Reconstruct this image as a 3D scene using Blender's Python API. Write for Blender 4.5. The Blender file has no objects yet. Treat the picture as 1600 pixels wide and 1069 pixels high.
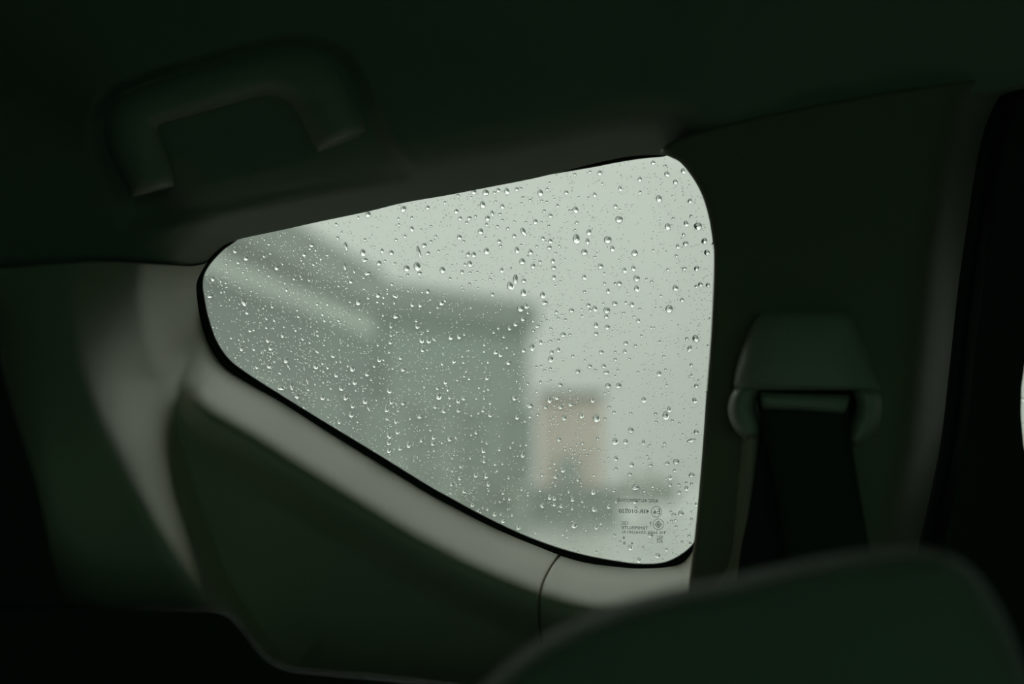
import bpy, math, random
import numpy as np
from mathutils import Vector, Matrix

random.seed(7); rng = np.random.default_rng(11)
sc = bpy.context.scene
COL = sc.collection

# ------------------------------------------------------------------ camera
F = 50.0 / 36.0 * 1600.0
PITCH = math.atan(225.0 / F)
CAM = np.array([0.0, 0.0, 1.10])
cp, sp = math.cos(PITCH), math.sin(PITCH)
cam = bpy.data.cameras.new('camera'); cam_o = bpy.data.objects.new('camera', cam); COL.objects.link(cam_o)
cam.lens = 50; cam.sensor_width = 36; cam.clip_start = 0.02; cam.clip_end = 3000
cam_o.location = CAM; cam_o.rotation_euler = (math.pi / 2 + PITCH, 0, 0)
cam.dof.use_dof = True; cam.dof.focus_distance = 1.25; cam.dof.aperture_fstop = 2.4
sc.camera = cam_o

# ------------------------------------------------------------------ world: flat overcast sky, brighter overhead
w = bpy.data.worlds.new('world'); sc.world = w; w.use_nodes = True
nt = w.node_tree; nt.nodes.clear()
tc = nt.nodes.new('ShaderNodeTexCoord'); sx = nt.nodes.new('ShaderNodeSeparateXYZ')
rp = nt.nodes.new('ShaderNodeValToRGB'); bg = nt.nodes.new('ShaderNodeBackground'); wo = nt.nodes.new('ShaderNodeOutputWorld')
nt.links.new(tc.outputs['Generated'], sx.inputs[0]); nt.links.new(sx.outputs['Z'], rp.inputs[0])
nt.links.new(rp.outputs[0], bg.inputs[0]); nt.links.new(bg.outputs[0], wo.inputs[0])
SKY = (0.965, 1.0, 0.94)
els = rp.color_ramp.elements
def sky_stop(e, v): e.color = (SKY[0] * v, SKY[1] * v, SKY[2] * v, 1)
els[0].position = 0.0; sky_stop(els[0], 0.20)
els[1].position = 1.0; sky_stop(els[1], 2.5)
e = els.new(0.10); sky_stop(e, 0.245)
e = els.new(0.22); sky_stop(e, 0.30)
e = els.new(0.5); sky_stop(e, 1.15)
e = els.new(0.75); sky_stop(e, 1.9)
bg.inputs[1].default_value = 2.27
sc.view_settings.view_transform = 'Standard'; sc.view_settings.look = 'None'
sc.view_settings.exposure = 0.0; sc.view_settings.gamma = 1.0; sc.view_settings.use_curve_mapping = False
sc.cycles.max_bounces = 10; sc.cycles.diffuse_bounces = 5; sc.cycles.transmission_bounces = 8
sc.cycles.transparent_max_bounces = 16; sc.cycles.caustics_refractive = False; sc.cycles.caustics_reflective = False
sc.cycles.use_denoising = True
sc.cycles.sample_clamp_indirect = 3.0
w.cycles.sampling_method = 'AUTOMATIC'

# ------------------------------------------------------------------ helpers
def P(u, v, y):
    """world point seen at photograph pixel (u, v), on the plane y metres out that leans in at its top like the car's side"""
    u = np.asarray(u, float); v = np.asarray(v, float); y = np.asarray(y, float)
    a = (u - 800.0) / F; b = -(v - 534.5) / F
    return np.stack([CAM[0] + a * y, CAM[1] + y * (cp - b * sp), CAM[2] + y * (sp + b * cp)], -1)

def tag(o, label=None, cat=None, group=None, kind=None):
    if label: o['label'] = label
    if cat: o['category'] = cat
    if group: o['group'] = group
    if kind: o['kind'] = kind
    return o

def link(name, me, mat=None, parent=None):
    o = bpy.data.objects.new(name, me); COL.objects.link(o)
    if mat is not None and me is not None: me.materials.append(mat)
    if parent is not None: o.parent = parent
    return o

def mesh(name, verts, faces, smooth=True):
    me = bpy.data.meshes.new(name)
    me.from_pydata([tuple(map(float, q)) for q in verts], [], faces)
    me.validate(); me.update()
    if smooth: me.polygons.foreach_set('use_smooth', [True] * len(me.polygons))
    return me

def empty(name, loc=(0, 0, 0)):
    o = bpy.data.objects.new(name, None); COL.objects.link(o); o.location = loc; return o

def grid_faces(n, m, wrap=False):
    f = []
    for i in range(n if wrap else n - 1):
        j = (i + 1) % n
        for k in range(m - 1):
            f.append((i * m + k, j * m + k, j * m + k + 1, i * m + k + 1))
    return f

def resample(pts, n, closed=False):
    pts = np.array(pts, float)
    q = np.vstack([pts, pts[:1]]) if closed else pts
    # catmull-rom through the points, then uniform arc length
    out = []
    m = len(pts)
    for i in range(len(q) - 1):
        p1, p2 = q[i], q[i + 1]
        p0 = pts[(i - 1) % m] if closed else q[max(i - 1, 0)]
        p3 = pts[(i + 2) % m] if closed else q[min(i + 2, len(q) - 1)]
        for t in np.linspace(0, 1, 24, endpoint=False):
            out.append(0.5 * ((2 * p1) + (-p0 + p2) * t + (2 * p0 - 5 * p1 + 4 * p2 - p3) * t * t + (-p0 + 3 * p1 - 3 * p2 + p3) * t ** 3))
    out.append(q[-1]); out = np.array(out)
    d = np.concatenate([[0], np.cumsum(np.linalg.norm(np.diff(out, axis=0), axis=1))])
    s = np.linspace(0, d[-1], n, endpoint=not closed)
    return np.stack([np.interp(s, d, out[:, k]) for k in range(out.shape[1])], -1)

def sstep(a, b, x):
    t = np.clip((np.asarray(x, float) - a) / (b - a), 0, 1)
    return t * t * (3 - 2 * t)

def dist_poly(pu, pv, poly, closed=True):
    """distance from points to polyline and, if closed, the inside flag"""
    poly = np.array(poly, float); x = pu.ravel(); y = pv.ravel()
    a = poly; b = np.roll(poly, -1, 0)
    if not closed: a = a[:-1]; b = b[:-1]
    best = np.full(x.shape, 1e9); inside = np.zeros(x.shape, bool)
    for (ax, ay), (bx, by) in zip(a, b):
        dx, dy = bx - ax, by - ay; L = dx * dx + dy * dy + 1e-9
        t = np.clip(((x - ax) * dx + (y - ay) * dy) / L, 0, 1)
        best = np.minimum(best, np.hypot(x - ax - t * dx, y - ay - t * dy))
        if closed:
            c = ((ay > y) != (by > y)) & (x < (bx - ax) * (y - ay) / (by - ay + 1e-12) + ax)
            inside ^= c
    return best.reshape(pu.shape), inside.reshape(pu.shape)

# ------------------------------------------------------------------ materials
def mat(name, col, rough=0.6, grain=0.0, scale=400.0, spec=0.5, vary=0.0):
    m = bpy.data.materials.new(name); m.use_nodes = True
    t = m.node_tree; b = t.nodes['Principled BSDF']
    b.inputs['Base Color'].default_value = (*col, 1); b.inputs['Roughness'].default_value = rough
    b.inputs['Specular IOR Level'].default_value = spec
    tcn = t.nodes.new('ShaderNodeTexCoord')
    if grain > 0:
        n = t.nodes.new('ShaderNodeTexVoronoi'); n.inputs['Scale'].default_value = scale
        bp = t.nodes.new('ShaderNodeBump'); bp.inputs['Strength'].default_value = grain; bp.inputs['Distance'].default_value = 0.0006
        t.links.new(tcn.outputs['Object'], n.inputs['Vector']); t.links.new(n.outputs['Distance'], bp.inputs['Height'])
        t.links.new(bp.outputs[0], b.inputs['Normal'])
    if vary > 0:
        n = t.nodes.new('ShaderNodeTexNoise'); n.inputs['Scale'].default_value = 9.0; n.inputs['Detail'].default_value = 4
        mx = t.nodes.new('ShaderNodeMix'); mx.data_type = 'RGBA'
        mx.inputs[6].default_value = (*[c * (1 - vary) for c in col], 1); mx.inputs[7].default_value = (*[min(1, c * (1 + vary)) for c in col], 1)
        t.links.new(tcn.outputs['Object'], n.inputs['Vector']); t.links.new(n.outputs[0], mx.inputs[0]); t.links.new(mx.outputs[2], b.inputs['Base Color'])
    return m

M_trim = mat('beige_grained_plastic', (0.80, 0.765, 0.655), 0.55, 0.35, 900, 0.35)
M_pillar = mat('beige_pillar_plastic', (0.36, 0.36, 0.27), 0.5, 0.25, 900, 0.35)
M_head = mat('woven_headliner', (0.55, 0.60, 0.54), 0.9, 0.5, 1500, 0.1, 0.06)
M_handle = mat('handle_plastic', (0.70, 0.74, 0.66), 0.45, 0.1, 900, 0.4)
M_black = mat('black_plastic', (0.05, 0.065, 0.06), 0.55, 0.3, 900, 0.3)
M_rubber = mat('black_rubber', (0.006, 0.015, 0.012), 0.5, 0.15, 1500, 0.35)
M_web = mat('seat_belt_webbing', (0.07, 0.10, 0.095), 0.75, 0.5, 1200, 0.2)
M_seat = mat('dark_seat_fabric', (0.40, 0.42, 0.38), 0.8, 0.5, 700, 0.25, 0.08)
M_cabin = mat('dark_cabin_lining', (0.14, 0.17, 0.14), 0.9)
M_print = mat('ceramic_print', (0.012, 0.022, 0.018), 0.6)
M_build = mat('pale_render_wall', (0.14, 0.165, 0.15), 0.9, 0, 1, 0.2, 0.05)
M_pale = mat('pale_fascia_board', (0.28, 0.31, 0.285), 0.8)
M_mid = mat('mid_grey_render', (0.12, 0.145, 0.13), 0.85, 0, 1, 0.2, 0.05)
M_build2 = mat('dark_cladding', (0.075, 0.09, 0.085), 0.8, 0, 1, 0.3, 0.05)
M_roof = mat('grey_metal_roof', (0.11, 0.125, 0.115), 0.6, 0, 1, 0.4, 0.05)
M_brick = mat('weathered_brick', (0.33, 0.275, 0.245), 0.9, 0, 1, 0.2, 0.1)
M_pane_b = mat('dull_window_pane', (0.08, 0.10, 0.09), 0.5, 0, 1, 0.3)
M_leaf = mat('damp_foliage', (0.12, 0.145, 0.115), 0.8, 0, 1, 0.3, 0.3)
M_bark = mat('damp_bark', (0.10, 0.10, 0.08), 0.9)

def wet_ground():
    m = mat('wet_asphalt', (0.06, 0.068, 0.063), 0.25, 0, 1, 0.6)
    t = m.node_tree; b = t.nodes['Principled BSDF']
    tcn = t.nodes.new('ShaderNodeTexCoord'); n = t.nodes.new('ShaderNodeTexNoise'); n.inputs['Scale'].default_value = 0.6; n.inputs['Detail'].default_value = 6
    mr = t.nodes.new('ShaderNodeMapRange'); mr.inputs[3].default_value = 0.08; mr.inputs[4].default_value = 0.40
    t.links.new(tcn.outputs['Object'], n.inputs['Vector']); t.links.new(n.outputs[0], mr.inputs[0]); t.links.new(mr.outputs[0], b.inputs['Roughness'])
    return m
M_ground = wet_ground()

def glass_mat(name, veil, tint=(0.93, 0.97, 0.93)):
    """thin automotive pane: clear transmission, Fresnel reflection, a scattering veil for condensation and the haze outside"""
    m = bpy.data.materials.new(name); m.use_nodes = True; t = m.node_tree; t.nodes.clear()
    out = t.nodes.new('ShaderNodeOutputMaterial'); tr = t.nodes.new('ShaderNodeBsdfTransparent'); tr.inputs[0].default_value = (*tint, 1)
    tl = t.nodes.new('ShaderNodeBsdfTranslucent'); tl.inputs[0].default_value = (0.9, 0.95, 0.9, 1)
    gl = t.nodes.new('ShaderNodeBsdfGlossy'); gl.inputs['Roughness'].default_value = 0.02
    a = t.nodes.new('ShaderNodeMixShader'); b = t.nodes.new('ShaderNodeMixShader'); fr = t.nodes.new('ShaderNodeFresnel'); fr.inputs[0].default_value = 1.45
    tcn = t.nodes.new('ShaderNodeTexCoord'); n = t.nodes.new('ShaderNodeTexNoise'); n.inputs['Scale'].default_value = 5; n.inputs['Detail'].default_value = 3
    mr = t.nodes.new('ShaderNodeMapRange'); mr.inputs[1].default_value = 0.3; mr.inputs[2].default_value = 0.7; mr.inputs[3].default_value = veil * 0.8; mr.inputs[4].default_value = veil * 1.2
    t.links.new(tcn.outputs['Object'], n.inputs['Vector']); t.links.new(n.outputs[0], mr.inputs[0])
    t.links.new(mr.outputs[0], a.inputs[0]); t.links.new(tr.outputs[0], a.inputs[1]); t.links.new(tl.outputs[0], a.inputs[2])
    t.links.new(fr.outputs[0], b.inputs[0]); t.links.new(a.outputs[0], b.inputs[1]); t.links.new(gl.outputs[0], b.inputs[2])
    t.links.new(b.outputs[0], out.inputs[0]); return m
M_glass = glass_mat('misted_car_glass', 0.075)  # veil also stands in for air haze, lightening the far view
M_glass_dark = glass_mat('dark_tinted_car_glass', 0.05, (0.47, 0.735, 0.56))
M_water = bpy.data.materials.new('rain_water'); M_water.use_nodes = True
_t = M_water.node_tree; _t.nodes.clear()
_o = _t.nodes.new('ShaderNodeOutputMaterial'); _g = _t.nodes.new('ShaderNodeBsdfGlass'); _g.inputs['IOR'].default_value = 1.33; _g.inputs['Roughness'].default_value = 0.0
_t.links.new(_g.outputs[0], _o.inputs[0])

# ------------------------------------------------------------------ window outlines, in photograph pixels (clockwise from the top right)
YG = 1.25
T_pts = [(1049,246),(1064.5,255),(1084,280),(1098,307),(1108,341),(1113.6,377),(1115.6,411),(1114.5,444),(1111,520),(1104,612),(1098,700),(1091,784),(1086,840),(1082,862),
         (1066,879.5),(1045,886),(1011,888.5),(976,887),(907,876),(838,852),(769,823.6),(700,788),(668,770.5),(584,719),(500,667),(440,629),(390,600),(356,578),(336.5,556.5),
         (320.7,525),(311,486),(307,454),(309,436),(324,409),(345,387),(361,378),(385,371),(443,359),(492,348),(573,331),(631,317),(700,305),(770,291.5),(840,277.5),(924,256.5),(952,250.5),(980,245),(1008,242.5),(1036,242.5)]
T = resample(T_pts, 420, True)
S_in = [(1054,240),(1072,250),(1094,276),(1108,304),(1118,340),(1122,377),(1124,411),(1122,444),(1119,520),(1112,612),(1104,700),(1096,784),(1090,830),(1082,850),
        (1062,867),(1038,878),(1011,880.5),(976,878),(907,865),(838,843),(769,812),(700,775),(668,757),(584,705),(500,654),(450,623),(412,599),(383,580),(358,560),(339,532),
        (327,498),(321,471),(317.5,442),(324,420),(345,395),(362,382),(385,368),(443,353),(492,342),(573,325),(631,311),(700,299),(770,285),(840,276),(924,262),(952,256.5),(980,251.5),(1008,247.5),(1036,245)]
S_in = resample(S_in, 420, True)
def outward(c, closed=True):
    d = np.roll(c, -1, 0) - np.roll(c, 1, 0); n = np.stack([d[:, 1], -d[:, 0]], -1); n /= np.linalg.norm(n, axis=1)[:, None] + 1e-9
    for _ in range(3): n = (np.roll(n, 1, 0) + n * 2 + np.roll(n, -1, 0)); n /= np.linalg.norm(n, axis=1)[:, None]
    return n
TN = outward(T)
SN_ = outward(S_in)

def tri(x, *kv):
    xs = [k for k, _ in kv]; ys = [v for _, v in kv]
    return np.interp(x, xs, ys)

# ------------------------------------------------------------------ ground and the view outside
g = mesh('ground', [(-300, -300, 0.0), (300, -300, 0.0), (300, 900, 0), (-300, 900, 0)], [(0, 1, 2, 3)], False)
tag(link('ground', g, M_ground), 'wet grey paving outside the car window', None, None, 'structure')

class MB:
    def __init__(s): s.v = []; s.f = []
    def box(s, c, sx, sy, sz, rz=0.0):
        b = len(s.v); cr, sr = math.cos(rz), math.sin(rz)
        for dz in (-.5, .5):
            for dx, dy in ((-.5, -.5), (.5, -.5), (.5, .5), (-.5, .5)):
                x, y = dx * sx, dy * sy
                s.v.append((c[0] + x * cr - y * sr, c[1] + x * sr + y * cr, c[2] + dz * sz))
        for q in ((0, 3, 2, 1), (4, 5, 6, 7), (0, 1, 5, 4), (1, 2, 6, 5), (2, 3, 7, 6), (3, 0, 4, 7)):
            s.f.append(tuple(b + i for i in q))
        return s
    def quadbar(s, a, b_, z0, z1, th):
        """upright slab along ground line a-b"""
        a = np.array(a, float); b2 = np.array(b_, float); L = np.linalg.norm(b2 - a); c = (a + b2) / 2
        return s.box((c[0], c[1], (z0 + z1) / 2), L, th, z1 - z0, math.atan2(*(b2 - a)[::-1]))
    def build(s, name, m, parent=None, smooth=False): return link(name, mesh(name, s.v, s.f, smooth), m, parent)

def street_front(root, A0, A1, zc, back, bands, wins, over=0.3):
    """building whose front runs along A0-A1; bands: (name, z0, z1, material, forward offset)"""
    A0 = np.array(A0, float); A1 = np.array(A1, float); L = float(np.linalg.norm(A1 - A0)); d = (A1 - A0) / L; n = np.array((-d[1], d[0]))
    al = lambda s, off=0.0: A0 + d * s + n * off
    for name, z0, z1, m, fw in bands:
        MB().quadbar(al(-fw, (back - fw) / 2), al(L + fw, (back - fw) / 2), z0, z1, back + fw).build(name, m, root)
    for s0, s1, z0, z1 in wins:
        fr = MB().quadbar(al(s0, -0.05), al(s1, -0.05), z0, z1, 0.14).build('window', M_build, root)
        MB().quadbar(al(s0 + 0.12, -0.13), al(s1 - 0.12, -0.13), z0 + 0.12, z1 - 0.12, 0.05).build('pane', M_pane_b, fr)
bl = empty('building', (0, 0, 0)); tag(bl, 'nearer grey building at the left with a steeply receding dark eave and pale band', 'building', 'blurred buildings outside')
street_front(bl, (-6.3, 15.5), (-3.27, 33.0), 0, 6.0, [('wall', 0, 4.55, M_build2, 0.0), ('pale_band', 4.55, 5.2, M_pale, 0.05), ('roof', 5.2, 6.1, M_roof, 0.25)],
             [(5.0 + 3.8 * i, 7.2 + 3.8 * i, 1.2, 3.0) for i in range(4)])
b2 = empty('building', (0, 0, 0)); tag(b2, 'wider grey building in the middle with a gently sloping roof line', 'building', 'blurred buildings outside')
street_front(b2, (-3.05, 34.4), (0.45, 38.4), 0, 5.0, [('wall', 0, 5.2, M_mid, 0.0), ('cornice', 5.2, 5.45, M_build, 0.12), ('roof', 5.45, 6.05, M_roof, 0.2)],
             [(0.9 + 1.75 * i, 1.9 + 1.75 * i, 1.3, 3.2) for i in range(3)])
bk = empty('outhouse', (0, 0, 0)); tag(bk, 'small reddish brick outhouse right of the grey buildings', 'building')
cx_ = (893 - 800) / F * 44
MB().box((cx_, 45, 1.95), 1.95, 2.0, 3.9).build('wall', M_brick, bk)
MB().box((cx_, 45, 3.98), 2.1, 2.3, 0.10).build('roof', M_build, bk)
fr = MB().box((cx_ - 0.1, 43.96, 1.0), 0.7, 0.1, 2.0).build('door', M_build, bk)
MB().box((cx_ + 0.12, 43.88, 1.0), 0.05, 0.08, 0.15).build('handle', M_roof, fr)
lw = empty('low_wall', (0, 0, 0)); tag(lw, 'low pale boundary wall behind the wet paving', 'wall')
MB().box((0.9, 42.5, 0.5), 4.6, 0.25, 1.0).build('wall', M_mid, lw); MB().box((0.9, 42.5, 1.04), 4.7, 0.35, 0.08).build('coping', M_build, lw)

def bush(name, cx, cy, r, hz, label, seed):
    rr = random.Random(seed); root = empty(name, (cx, cy, 0)); tag(root, label, 'bush', 'bushes beyond the wet ground')
    vs, fs = [], []
    for k in range(260):
        a = rr.uniform(0, 6.283); e = rr.uniform(-0.3, 1.0) ; q = rr.uniform(0.55, 1.0)
        ce = math.sqrt(max(0, 1 - e * e)); x = r * q * ce * math.cos(a); y = r * q * ce * math.sin(a); z = hz * (0.5 + 0.5 * e * q)
        s = rr.uniform(0.08, 0.16); d = Vector((rr.gauss(0, 1), rr.gauss(0, 1), rr.gauss(0, 1))).normalized(); p2 = d.orthogonal().normalized() * s; p3 = d.cross(p2)
        b = len(vs); o = Vector((x, y, z)); vs += [o - p2, o + p3 * 0.6, o + p2, o - p3 * 0.6]; fs.append((b, b + 1, b + 2, b + 3))
    tag(link('foliage', mesh('foliage', vs, fs, False), M_leaf, root), kind='stuff')
    MB().box((0, 0, hz * 0.3), 0.08, 0.08, hz * 0.6).build('stem', M_bark, root)
bc = P(1010, 780, 46); bush('bush', float(bc[0]), 46, 1.1, 1.55, 'rounded dark bush right of the brick outhouse, seen blurred', 3)
bc = P(760, 780, 34); bush('bush', float(bc[0]), 31, 1.0, 1.3, 'low dark bush in front of the long grey building, seen blurred', 4)

# ------------------------------------------------------------------ side trim panels of the car, ruled outward from the window outline
def t_index(pt):
    return int(np.argmin(np.hypot(T[:, 0] - pt[0], T[:, 1] - pt[1])))

def panel(name, keys, hfun, m, seam0=None, seam1=None, cols=220, near=460, dn=6.0, gap0=0.0, gap1=0.0, back=0.006):
    """keys: [(point on T, outer point)] going one way round; hfun(u, v, dist, nu, nv) gives the relief towards the cabin in metres"""
    idx = [t_index(k[0]) for k in keys]
    for i in range(1, len(idx)):
        while idx[i] < idx[i - 1]: idx[i] += len(T)
    outer = np.array([k[1] for k in keys], float)
    n = max(cols, 8)
    tt = np.linspace(idx[0], idx[-1], n)
    ends = np.array([0.25, 0.5, 1.0, 2.0]) * 1.0
    tt = np.unique(np.concatenate([tt, idx[0] + ends, idx[-1] - ends]))
    n = len(tt)
    base = np.stack([np.interp(tt % len(T), np.arange(len(T) + 1), np.append(T[:, k], T[0, k])) for k in (0, 1)], -1)
    nor = np.stack([np.interp(tt % len(T), np.arange(len(T) + 1), np.append(TN[:, k], TN[0, k])) for k in (0, 1)], -1)
    out = np.stack([np.interp(tt, idx, outer[:, k]) for k in (0, 1)], -1)
    L = np.linalg.norm(out - base, axis=1); d = (out - base) / L[:, None]
    ss = np.concatenate([[0, 1.5, 3], np.arange(6, near, dn)]); m2 = 14
    rows = []
    for i in range(n):
        k_ = min(1.0, 0.8 * L[i] / near)
        far = near * k_ + (L[i] - near * k_) * np.linspace(0, 1, m2) ** 1.6
        rows.append(np.concatenate([ss * k_, far]))
    S = np.array(rows)
    U = base[:, None, 0] + d[:, None, 0] * S; V = base[:, None, 1] + d[:, None, 1] * S
    def bend(seam, end):
        nonlocal U, V
        sm = resample(seam, 400); sl = np.concatenate([[0], np.cumsum(np.linalg.norm(np.diff(sm, axis=0), axis=1))])
        tu = np.interp(S[end], sl, sm[:, 0]); tv = np.interp(S[end], sl, sm[:, 1])
        du = tu - U[end]; dv = tv - V[end]
        wgt = np.clip(1 - np.abs(tt - tt[end]) / 26.0, 0, 1)[:, None]; wgt = wgt * wgt * (3 - 2 * wgt)
        U = U + wgt * du[None, :]; V = V + wgt * dv[None, :]
    if seam0: bend(seam0, 0)
    if seam1: bend(seam1, -1)
    D, ins = dist_poly(U, V, T[::2])
    D[:, 0] = 0
    H = hfun(U, V, D, nor[:, None, 0] + 0 * U, nor[:, None, 1] + 0 * U)
    # panel edges roll away into the joint
    for end, gp in ((0, gap0), (-1, gap1)):
        if gp > 0:
            e = np.hypot(U - U[end][None, :], V - V[end][None, :])
            H = H - 0.004 * np.clip(1 - e / gp, 0, 1) ** 2
    pts = P(U, V, YG - H)
    # return lip behind the first ring, towards the pane
    lipU = base[:, 0] + nor[:, 0] * 9; lipV = base[:, 1] + nor[:, 1] * 9
    lip = P(lipU, lipV, YG - 0.001)
    G = np.concatenate([lip[:, None, :], pts], 1)
    # flanges at both seams
    def flange(col, sign):
        q = G[col].copy(); q[:, 1] += 0.012
        return q
    G = np.concatenate([flange(0, -1)[None], G, flange(-1, 1)[None]], 0)
    nn, mm = G.shape[:2]
    o = link(name, mesh(name, G.reshape(-1, 3), grid_faces(nn, mm)), m)
    return o

def crest(D, nv):
    """sill below the window: a shelf that comes into the cabin, rolls over and drops"""
    a = np.interp(D, [0, 10, 40, 66, 84, 105, 160, 400], [0.012, 0.022, 0.062, 0.088, 0.098, 0.099, 0.092, 0.086])
    return a

PATH_LB = [(60, 100), (74, 300), (100, 450), (146, 600), (216, 750), (290, 885), (355, 985), (440, 1100)]
PATH_RB = [(330, 100), (318, 300), (300, 450), (274, 560), (265, 620), (292, 750), (352, 900), (408, 985), (490, 1100)]
def side_x(path, v):
    p = resample(path, 400); return np.interp(v, p[:, 1], p[:, 0])

def smoothprof(D, xs, ys):
    t = np.linspace(0, 1, 0) if False else None
    d = np.arange(0, 2600, 2.0); y = np.interp(d, xs, ys)
    k = np.hanning(17); k /= k.sum(); yp = np.concatenate([np.full(8, y[0]) - (y[1] - y[0]) * np.arange(8, 0, -1), y, np.full(8, y[-1])])
    y = np.convolve(yp, k, 'valid'); return np.interp(D, d, y)

def h_B(U, V, D, nu, nv):
    below = sstep(0.25, 0.86, nv)                      # 1 under the window, 0 at its left end
    hb = smoothprof(D, [0, 8, 30, 58, 78, 100, 140, 300, 900], [0.010, 0.020, 0.070, 0.122, 0.138, 0.134, 0.116, 0.092, 0.08])
    hl = smoothprof(D, [0, 24, 34, 90, 200, 900], [0.010, 0.036, 0.044, 0.090, 0.120, 0.120])
    # left of the valley the pillar panel swells into the cabin
    lb = side_x(PATH_LB, V); rb = side_x(PATH_RB, V)
    x = np.clip((rb - U) / np.maximum(rb - lb, 34), -0.3, 1.6)
    rv = resample([(100, 0.0), (300, 0.028), (450, 0.085), (600, 0.142), (750, 0.180), (880, 0.182), (980, 0.12), (1100, 0.02)], 300); rise = np.interp(V, rv[:, 0], rv[:, 1])
    ts = np.clip((x + 0.16) / 1.7, 0, 1); ts = ts - 0.07 * (1 - np.exp(-ts / 0.07)); ts = np.clip(ts / 0.93, 0, 1)
    swell = rise * (1 - (1 - ts) ** 2.4)
    low = sstep(330, 250, U - 0.0) * sstep(500, 620, V)
    base = hb * below + hl * (1 - below)
    h = base + swell
    return h

def h_B2(U, V, D, nu, nv):
    return smoothprof(D, [0, 8, 30, 58, 78, 100, 140, 300, 900], [0.010, 0.020, 0.070, 0.122, 0.138, 0.134, 0.116, 0.092, 0.08])

POCKET = [(150, 215), (158, 165), (200, 128), (300, 96), (430, 62), (500, 66), (548, 96), (585, 170), (612, 232), (640, 276), (520, 296), (380, 322), (215, 352), (185, 310)]
def h_A(U, V, D, nu, nv):
    up = smoothprof(D, [0, 10, 44, 66, 95, 140, 260, 600, 1400], [0.010, 0.036, 0.108, 0.128, 0.137, 0.139, 0.140, 0.15, 0.42])
    right = sstep(0.1, 0.9, nu)
    h = up * (1 - right) + np.minimum(up, 0.05) * right
    h = h * (1 - 0.45 * sstep(-0.1, -0.9, nu))
    # shallow pocket that holds the grab handle
    d, ins = dist_poly(U, V, resample(POCKET, 90, True))
    sd = np.where(ins, d, -d)
    h = h - 0.018 * sstep(-12, 16, sd)
    return h

seamL = [(324, 409), (300, 414), (270, 412.5), (200, 408), (150, 407), (90, 410), (0, 417), (-200, 428), (-500, 440)]
seamL2 = [(324, 410), (300, 415.5), (270, 414), (200, 409.5), (150, 408.5), (90, 411.5), (0, 418.5), (-200, 429.5), (-500, 441.5)]
seamB = [(873.5, 867), (858, 889), (846.5, 914), (841, 945), (843, 990), (847.5, 1040), (848, 1200), (846, 1500), (846, 2300)]
seamB2 = [(875.5, 868), (860, 890), (848.5, 915), (843, 945), (845, 990), (849.5, 1040), (850, 1200), (848, 1500), (848, 2300)]

o = panel('ceiling', [((324, 409), (-500, 440)), ((345, 387), (-500, -150)), ((372, 374), (-500, -700)), ((520, 342), (-60, -700)), ((900, 262), (1250, -700)), ((1036, 242), (1800, -700)), ((1050, 246), (1800, 104)), ((1053, 248), (1545, 138)), ((1064, 255), (1450, 190)), ((1112, 377), (1380, 300))],
          h_A, M_head, seam0=seamL, cols=330, gap0=3.0)
tag(o, 'dark grey headliner edge above the quarter window with a recess for the grab handle', kind='structure')
# going clockwise in the list order: bottom trim first, then the long quarter panel up to the left seam
o = panel('trim_1', [((1104, 612), (1280, 640)), ((1091, 784), (1330, 1000)), ((1082, 862), (1330, 2300)), ((1011, 888.5), (1120, 2300)), ((875.5, 868), (848, 2300))],
          h_B2, M_trim, seam1=seamB2, cols=160, gap1=3.0, near=300)
tag(o, 'beige plastic sill trim under the right end of the quarter window', kind='structure')
o = panel('wall_side', [((873.5, 867), (846, 2300)), ((600, 728), (0, 2300)), ((400, 606), (-500, 2300)), ((330, 545), (-500, 1300)), ((307, 454), (-500, 700)), ((324, 410), (-500, 441.5))],
          h_B, M_trim, seam0=seamB, seam1=seamL2, cols=330, gap0=3.0, gap1=3.0)
tag(o, 'beige grained quarter panel with a sculpted sill below and left of the window', kind='structure')

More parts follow.
